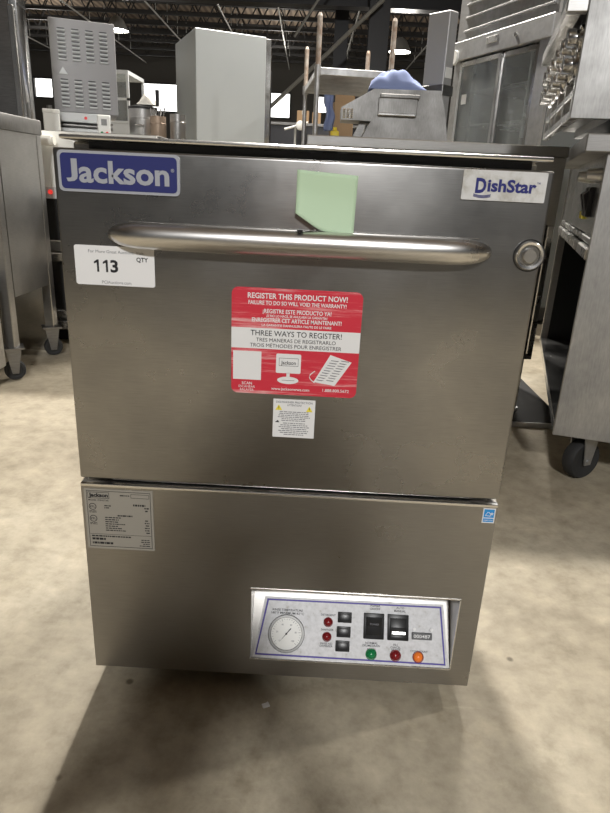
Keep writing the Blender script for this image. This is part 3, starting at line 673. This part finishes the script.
MB().box(-.01, .575, -.01, 1.11, 1.070, 1.110, .003).build('middle_shelf', 'galv', RK)
MB().box(-.01, .575, -.01, 1.11, .25, .29, .003).build('bottom_shelf', 'galv', RK)
bx = thing('carton', 'open brown carton on the rack shelf left of the hooded machine', 'box', (.155, 4.75, 1.110), math.radians(8))
MB().box(-.06, .10, 0, .25, 0, .31, .002).build('box_body', 'cardboard', bx)
MB().box(-.06, .10, -.005, .0, .31, .36).build('flap', 'cardboard', bx)
dc = bmesh.new(); V = []
for i in range(9):
    row = []
    for j in range(15):
        u, v = i/8, j/14; x = .012 + .060*u - .012*math.sin(v*9)*(v) ; z = .345 - .26*v
        row.append(dc.verts.new((x, -.02*math.sin(u*7+v*3) - .035 - .02*v, z if v > .05 else .345)))
    V.append(row)
for i in range(8):
    for j in range(14): dc.faces.new((V[i][j], V[i+1][j], V[i+1][j+1], V[i][j+1]))
mb = MB(); mb.bm.free(); mb.bm = dc
dcl = mb.build('draped_cloth', 'cloth', None, 60, loc=(.010, 4.72, 1.110)); sm = dcl.modifiers.new('t', 'SOLIDIFY'); sm.thickness = .02
tag(dcl, 'lavender cloth hanging beside the open brown carton', 'cloth')
tag(MB().box(-.035, .035, -.03, .03, 0, .085, .012, 2).cyl((0, 0, .08), (0, 0, .11), .016).build('spray_bottle', 'yellowplastic', None, loc=(.105, 4.62, 1.110)), 'small yellow bottle in front of the open brown carton', 'bottle')

# ------------------------------------------------------------------ far things
BC = thing('black_cabinet', 'long black cabinet far behind, below the bright windows', 'cabinet', (-.15, 7, 0))
MB().box(-.75, .60, 0, .6, .08, 1.40, .004).build('cabinet_body', 'blacksteel', BC); MB().box(-.77, .62, -.02, .62, 1.40, 1.43, .004).build('top', 'darksteel', BC); MB().box(-.7, .55, .05, .55, 0, .08).build('plinth', 'black', BC)
for x, w_, h_, c_, lb in ((-.24, .14, .15, 'cardboard', 'brown cardboard box on the black cabinet, left of the rack post'), (-.08, .10, .14, 'cardboard', 'smaller brown cardboard box on the black cabinet, behind the rack post'), (.10, .13, .15, 'white', 'white carton on the black cabinet, nearest the hanging cloth')):
    o = thing('carton', lb, 'box', (x, 7.2, 1.43)); MB().box(-w_/2, w_/2, 0, .2, 0, h_, .003).build('box_body', c_, o); MB().box(-.012, .012, -.001, .201, h_-.04, h_+.001).build('tape', 'bag', o)
ps = thing('pedestal_lever', 'white lever with a round hub on a thin post, left of the shelving rack', 'lever', (-.28, 6.2, 0))
MB().cyl((0, 0, 0), (0, 0, .02), .13).cyl((0, 0, .02), (0, 0, 1.33), .012).build('stand', 'conduit', ps)
MB().cyl((-.11, -.02, 1.30), (.13, -.02, 1.37), .012, n=12).build('lever_arm', 'white', ps)
MB().cyl((.05, .0, 1.34), (.05, -.05, 1.34), .045, n=20, b=.006).build('hub', 'white', ps)
FR = thing('upright_freezer', 'tall plain light grey upright freezer behind the dishwasher', 'freezer', (-1.08, 5.0, 0), math.radians(24))
MB().box(0, .62, 0, .80, .10, 1.948, .006).build('cabinet_body', 'paint', FR)
MB().box(.622, .675, .02, .79, .14, 1.94, .005).build('door', 'shiny', FR); MB().box(.676, .70, .06, .10, .9, 1.7, .005).build('door_handle', 'black', FR)
MB().box(.615, .624, .01, .80, .14, 1.94).build('gasket_or_gap_strip', 'rubber', FR)
for x in (.06, .56):
    for y in (.06, .74): MB().cyl((x, y, 0), (x, y, .102), .025).build('foot', 'black', FR)
DC = thing('display_case', 'pale blue glass display case between the louvered machine and the freezer', 'display case', (-2.05, 5.0, 0))
MB().box(0, .40, 0, .5, 0, 1.2, .004).build('base_cabinet', 'lightgrey', DC)
MB().box(.0, .40, .0, .5, 1.2, 1.22).box(0, .40, 0, .5, 1.58, 1.61).box(0, .02, 0, .02, 1.22, 1.58).box(.38, .40, 0, .02, 1.22, 1.58).box(.38, .40, .48, .5, 1.22, 1.58).box(0, .02, .48, .5, 1.22, 1.58).box(0, .4, 0, .02, 1.38, 1.40).build('frame', 'lightgrey', DC)
MB().box(.02, .38, .006, .012, 1.22, 1.58).build('pane', 'glass', DC)

# ------------------------------------------------------------------ LEFT
FC = thing('fryer_cabinet', 'stainless counter unit on casters at the left edge of the photo', 'counter', (-1.145, 1.53, 0))
MB().box(-.75, 0, 0, .44, .93, .988, .006, 2).build('rim', 'hood', FC)
MB().box(-.016, -.004, .06, .42, .325, .93, .001).box(-.74, -.728, .06, .42, .325, .93).box(-.728, -.016, .40, .42, .325, .93).build('side_panel', 'steel', FC)
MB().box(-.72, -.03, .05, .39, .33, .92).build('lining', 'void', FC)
for i, (x, y) in enumerate(((-.022, .028), (-.022, .405), (-.72, .028), (-.72, .405))):
    MB().box(x-.02, x+.02, y-.022, y+.022, .13, .93, .003).build('leg', 'steel', FC); caster(FC, x, y, .135, .040, .030, .5, 'rubber', 'darksteel')
TF = thing('tall_back_unit', 'tall polished steel cabinet rising behind the counter at the left edge', 'cabinet', (-1.215, 2.0, 0))
MB().prism([(.0, 0), (.085, 0), (.085, 1.95), (.06, 1.95), (.0, 1.45)], -.62, 0, 'x', .004).build('casing', 'shiny', TF)
MB().prism([(-.014, .99), (-.001, .99), (-.001, 1.44), (-.014, 1.42)], -.60, -.03, 'x').build('door', 'darksteel', TF)
MB().box(-.0, .002, .0, .085, 1.405, 1.412).build('seam', 'black', TF)
MB().box(-.028, -.004, -.026, -.014, 1.0, 1.40, .003).build('edge_strip', 'bright', TF)
NA = thing('cropped_appliance', 'low stainless appliance with a blue label, cut off by the left edge beside the counter', 'appliance', (-1.155, 1.34, 0))
MB().box(-.5, 0, 0, .13, .08, .40, .004).build('casing', 'steel', NA)
MB().box(-.060, -.008, -.002, 0, .19, .27).build('blue_label', 'skyblue', NA)
for x in (-.46, -.04):
    for y in (.03, .10): MB().cyl((x, y, 0), (x, y, .082), .016).build('foot', 'black', NA)
OV = thing('deck_oven', 'stacked deck oven with black openings seen between left counter and dishwasher', 'oven', (-1.38, 2.17, 0))
MB().box(-.62, .66, .02, 1.1, .06, .965, .003).build('casing', 'darksteel', OV)
MB().box(-.62, .66, 0, .02, .725, .962).build('upper_fascia', 'white', OV)
MB().box(-.62, .66, 0, .02, .675, .725).build('control_strip', 'lightgrey', OV)
MB().cyl((.165, 0, .704), (.165, -.008, .704), .010, n=14).build('indicator_lamp', mat('red_glow_lens', (.7, .05, .04), .3, emit=((1, .06, .05), .6)), OV)
for z0, z1 in ((.49, .675), (.165, .39)): MB().box(-.60, .64, .008, .02, z0, z1).build('oven_opening', 'void', OV)
for z0, z1 in ((.395, .49), (.07, .16)):
    MB().box(-.62, .66, -.03, .02, z0, z0+.04, .004).box(-.62, .66, -.012, .02, z0+.045, z1, .004).build('rail', 'bright', OV)
MB().box(-.58, .62, .05, 1.05, 0, .06).build('plinth', 'black', OV)
pv = MB().cyl((.0, -.055, .925), (.10, -.055, .925), .017, n=18).cyl((.09, -.055, .925), (.215, -.055, .920), .023, n=18).cyl((.205, -.055, .920), (.225, -.055, .920), .019, n=18)
pv.cyl((.03, -.055, .925), (.03, .002, .925), .012, n=12).cyl((.15, -.055, .922), (.15, .002, .922), .012, n=12).build('supply_pipe', 'pvc', OV)
LM = thing('louvered_machine', 'grey upright machine with four columns of louvers on top of the deck oven', 'machine', (-1.278, 2.9, .965), math.radians(20))
MB().box(-.165, .165, 0, .40, .132, .575, .006, 2).build('casing', 'louver', LM)
rows = [.380 + .0192*k for k in range(8)] + [.156 + .0200*k for k in range(7)]
lv, vs = MB(), MB()
for cx in (-.105, -.035, .035, .105):
    for z in rows:
        lv.prism([(0, z), (-.009, z+.003), (0, z+.012)], cx-.020, cx+.020, 'x'); vs.box(cx-.018, cx+.018, -.0015, 0, z+.0120, z+.0172)
lv.build('louvers', 'lightgrey', LM); vs.build('louver_slots', 'black', LM)  # louvers painted paler than the casing for their highlights; slots plain black
MB().prism([(-.13, .315), (-.085, .315), (-.108, .350)], -.003, 0).build('warning_triangle', 'lightgrey', LM)
MB().box(-.150, .120, -.03, .38, .082, .130, .004).build('upper_bar', 'lightgrey', LM)
MB().box(-.150, .120, -.035, .38, 0, .052, .004).build('lower_bar', 'lightgrey', LM)
MB().cyl((-.155, .0, .067), (.13, .0, .067), .011, n=14).cyl((.10, .0, .067), (.13, .0, .067), .022, n=14).box(-.14, .11, .04, .36, .050, .084).build('roller', 'darksteel', LM)
for z in (.106, .026): MB().cyl((-.01, -.0305 if z > .05 else -.0355, z), (-.01, -.0325 if z > .05 else -.0375, z), .008, n=12).build('red_mark', 'redpaint', LM)
CB = thing('control_box', 'small white control box with two buttons in front of the louvered machine', 'control box', (-1.13, 2.72, .965), math.radians(20))
MB().box(-.032, .032, 0, .07, 0, .115, .004).build('casing', 'white', CB); MB().box(-.014, .014, -.002, 0, .065, .095).build('dial_plate', 'darksteel', CB)
MB().cyl((-.013, 0, .028), (-.013, -.008, .028), .007, n=12).build('green_button', 'greenlens', CB); MB().cyl((.013, 0, .028), (.013, -.008, .028), .007, n=12).build('red_button', 'redpaint', CB)
WB = thing('junction_box', 'plain white box left of the louvered machine', 'box', (-1.395, 2.70, .965), math.radians(20))
MB().box(-.042, .038, 0, .08, 0, .128, .004).build('casing', 'white', WB); MB().box(-.044, .040, -.003, .083, .11, .13, .003).build('lid', 'white', WB); MB().cyl((-.01, .04, .13), (-.01, .04, .15), .014, n=12).build('stub', 'darksteel', WB)
def can(name, label, cat, x, y, r, h, m, extra=None):
    t = thing(name, label, cat, (x, y, .965))
    MB().lathe([(0, 0), (r*.95, 0), (r, .006), (r, h*.72), (r*1.03, h*.73), (r*1.03, h*.75), (r, h*.76), (r, h), (r*.93, h), (r*.93, .01), (0, .01)], 32).build('pot_body', m, t); return t
t = can('stock_pot', 'large lidded steel pot beside the louvered machine', 'pot', -1.050, 3.19, .080, .190, 'steel')
MB().lathe([(.085, .190), (.085, .202), (.04, .212), (0, .212)], 32).build('lid', 'black', t); MB().tube([(-.02, -.0795, .10), (-.02, -.10, .10), (.02, -.10, .10), (.02, -.0795, .10)], .005, 8).build('pot_handle', 'bright', t)
t = can('utensil_canister', 'brown stained canister holding whisks and a black-handled tool', 'canister', -.925, 3.04, .045, .145, 'brown')
wk = MB()
for k in range(6):
    a = k*math.pi/6; wk.tube([(.022*math.cos(a)*math.sin(math.pi*i/8), .022*math.sin(a)*math.sin(math.pi*i/8), .12 + .09*(1-i/8*1.0)) for i in range(9)], .0015, 5)
wk.build('whisk', 'bright', t); MB().cyl((0, 0, .20), (0, 0, .28), .010, .012, 12).build('tool_handle', 'black', t)
for i in range(4): MB().tube([(-.03+.02*i, .012*(-1)**i, .12), (-.045+.03*i, .02*(-1)**i, .19)], .004, 6).build('utensil', 'bright', t)
can('small_canister', 'small grey steel canister at the right end of the oven top', 'canister', -.825, 3.10, .045, .165, 'steel')
zf2 = lambda u, v: .055*math.sin(math.pi*u)**.6*math.sin(math.pi*v)**.6 + .003
tag(crumple('bag', -.05, .05, -.05, .05, zf2, 9, 'bag', 14).build('plastic_bag', 'bag', None, 60, loc=(-1.020, 3.19, 1.178)), 'crumpled clear plastic bag on the lid of the large pot', 'bag')
# hanging high-bay lamps
def high_bay(loc, label):
    o = thing('high_bay_lamp', label, 'lamp', loc)
    MB().lathe([(.24, 0), (.25, 0), (.14, .22), (.06, .28), (0, .28)], 28).build('reflector', 'conduit', o)
    MB().lathe([(0, .04), (.20, .04), (.21, .05), (0, .06)], 24).build('lens', 'bulb', o)
    MB().cyl((0, 0, .28), (0, 0, 5.495-loc[2]), .01, n=8).build('hanger', 'joist', o)
high_bay((-4.73, 15, 3.78), 'lit high-bay lamp hanging above the louvered machine'); high_bay((1.61, 15, 3.62), 'lit high-bay lamp hanging right of the black column')

# ------------------------------------------------------------------ the photographer, crouching behind the camera (the photo shows the shadow)
PH = thing('person', 'person in dark clothes crouching in front of the dishwasher, taking its picture', 'person', (.0, -1.35, 0))
def figure(joints, links, name, m, parent, root):
    me = bpy.data.meshes.new(name); me.from_pydata([j[0] for j in joints], links, []); o = bpy.data.objects.new(name, me); COL.objects.link(o); o.parent = parent
    sk = o.modifiers.new('skin', 'SKIN'); lay = me.skin_vertices[0].data
    for i, j in enumerate(joints): lay[i].radius = (j[1], j[1]*(j[2] if len(j) > 2 else 1)); lay[i].use_root = (i == root)
    sb_ = o.modifiers.new('sub', 'SUBSURF'); sb_.levels = 2; sb_.render_levels = 2
    me.materials.append(M[m]); return o
M['darkcloth'] = mat('dark_clothing', (.03, .03, .035), .9); M['skin'] = mat('skin', (.55, .36, .27), .55); M['hair'] = mat('dark_hair', (.03, .02, .015), .7)
J = [((0, -.10, .30), .13), ((0, -.06, .48), .13), ((0, .02, .68), .14), ((0, .06, .80), .08), ((0, .08, .87), .052)]
Lk = [(0, 1), (1, 2), (2, 3), (3, 4)]
for sgn in (-1, 1):
    b0 = len(J); J += [((sgn*.11, -.06, .29), .095), ((sgn*.20, .26, .40), .068), ((sgn*.17, .06, .12), .048), ((sgn*.18, .05, .05), .042), ((sgn*.20, .22, .035), .034)]
    Lk += [(0, b0), (b0, b0+1), (b0+1, b0+2), (b0+2, b0+3), (b0+3, b0+4)]
    b1 = len(J); J += [((sgn*.18, .04, .77), .062), ((sgn*.24, .20, .58), .045), ((sgn*.12, .40, .72), .032)]
    Lk += [(2, b1), (b1, b1+1), (b1+1, b1+2)]
figure(J, Lk, 'body', 'darkcloth', PH, 0)
hd = MB().lathe([(0, -.115), (.04, -.108), (.066, -.06), (.076, 0), (.074, .05), (.055, .10), (0, .118)], 24, Matrix.Translation((0, .12, .99)) @ Matrix.Diagonal((1, 1.18, 1, 1)))
hd.cyl((0, .09, .84), (0, .10, .92), .048, n=16).lathe([(0, -.02), (.011, -.016), (.008, .02), (0, .03)], 10, Matrix.Translation((0, .212, .985)))
for sgn in (-1, 1): hd.lathe([(0, -.03), (.012, -.02), (.014, .01), (0, .03)], 10, Matrix.Translation((sgn*.078, .11, .985)))
hd.build('head', 'skin', PH, 80)
MB().lathe([(.082, 0), (.083, .04), (.062, .105), (0, .128)], 24, Matrix.Translation((0, .105, .99)) @ Matrix.Diagonal((1, 1.15, 1, 1))).build('hair', 'hair', PH, 80)
for sgn in (-1, 1):
    hj = [((sgn*.12, .40, .72), .028), ((sgn*.085, .445, .755), .030, .6)]; hl = [(0, 1)]
    for k in range(4):
        b0 = len(hj); z = .735 + .019*k
        hj += [((sgn*.078, .462, z), .0095), ((sgn*.060, .484, z), .0088), ((sgn*.045, .482, z+.002), .0078)]; hl += [(1, b0), (b0, b0+1), (b0+1, b0+2)]
    b0 = len(hj); hj += [((sgn*.085, .452, .800), .0100), ((sgn*.062, .466, .826), .0088)]; hl += [(1, b0), (b0, b0+1)]
    figure(hj, hl, 'hand', 'skin', PH, 1)
pm = MB().rrect(-.037, .037, -.074, .074, .010, -.004, .004).build('phone', 'black', None)
pm.matrix_world = cam.matrix_world @ Matrix.Translation((0, -.05, .022)) @ Matrix.Rotation(math.radians(90), 4, 'X')
tag(pm, 'black phone held upright by the crouching person', 'phone')

tag(MB().box(-.006, .006, -.004, .005, 0, .003, .001).prism([(-.002, .0), (.006, .001), (.004, .005)], -.003, .004).build('paper_scrap', 'paper', None, loc=(-.022, -.026, 0), rot=.4), 'tiny white scrap on the floor just in front of the dishwasher', 'scrap')
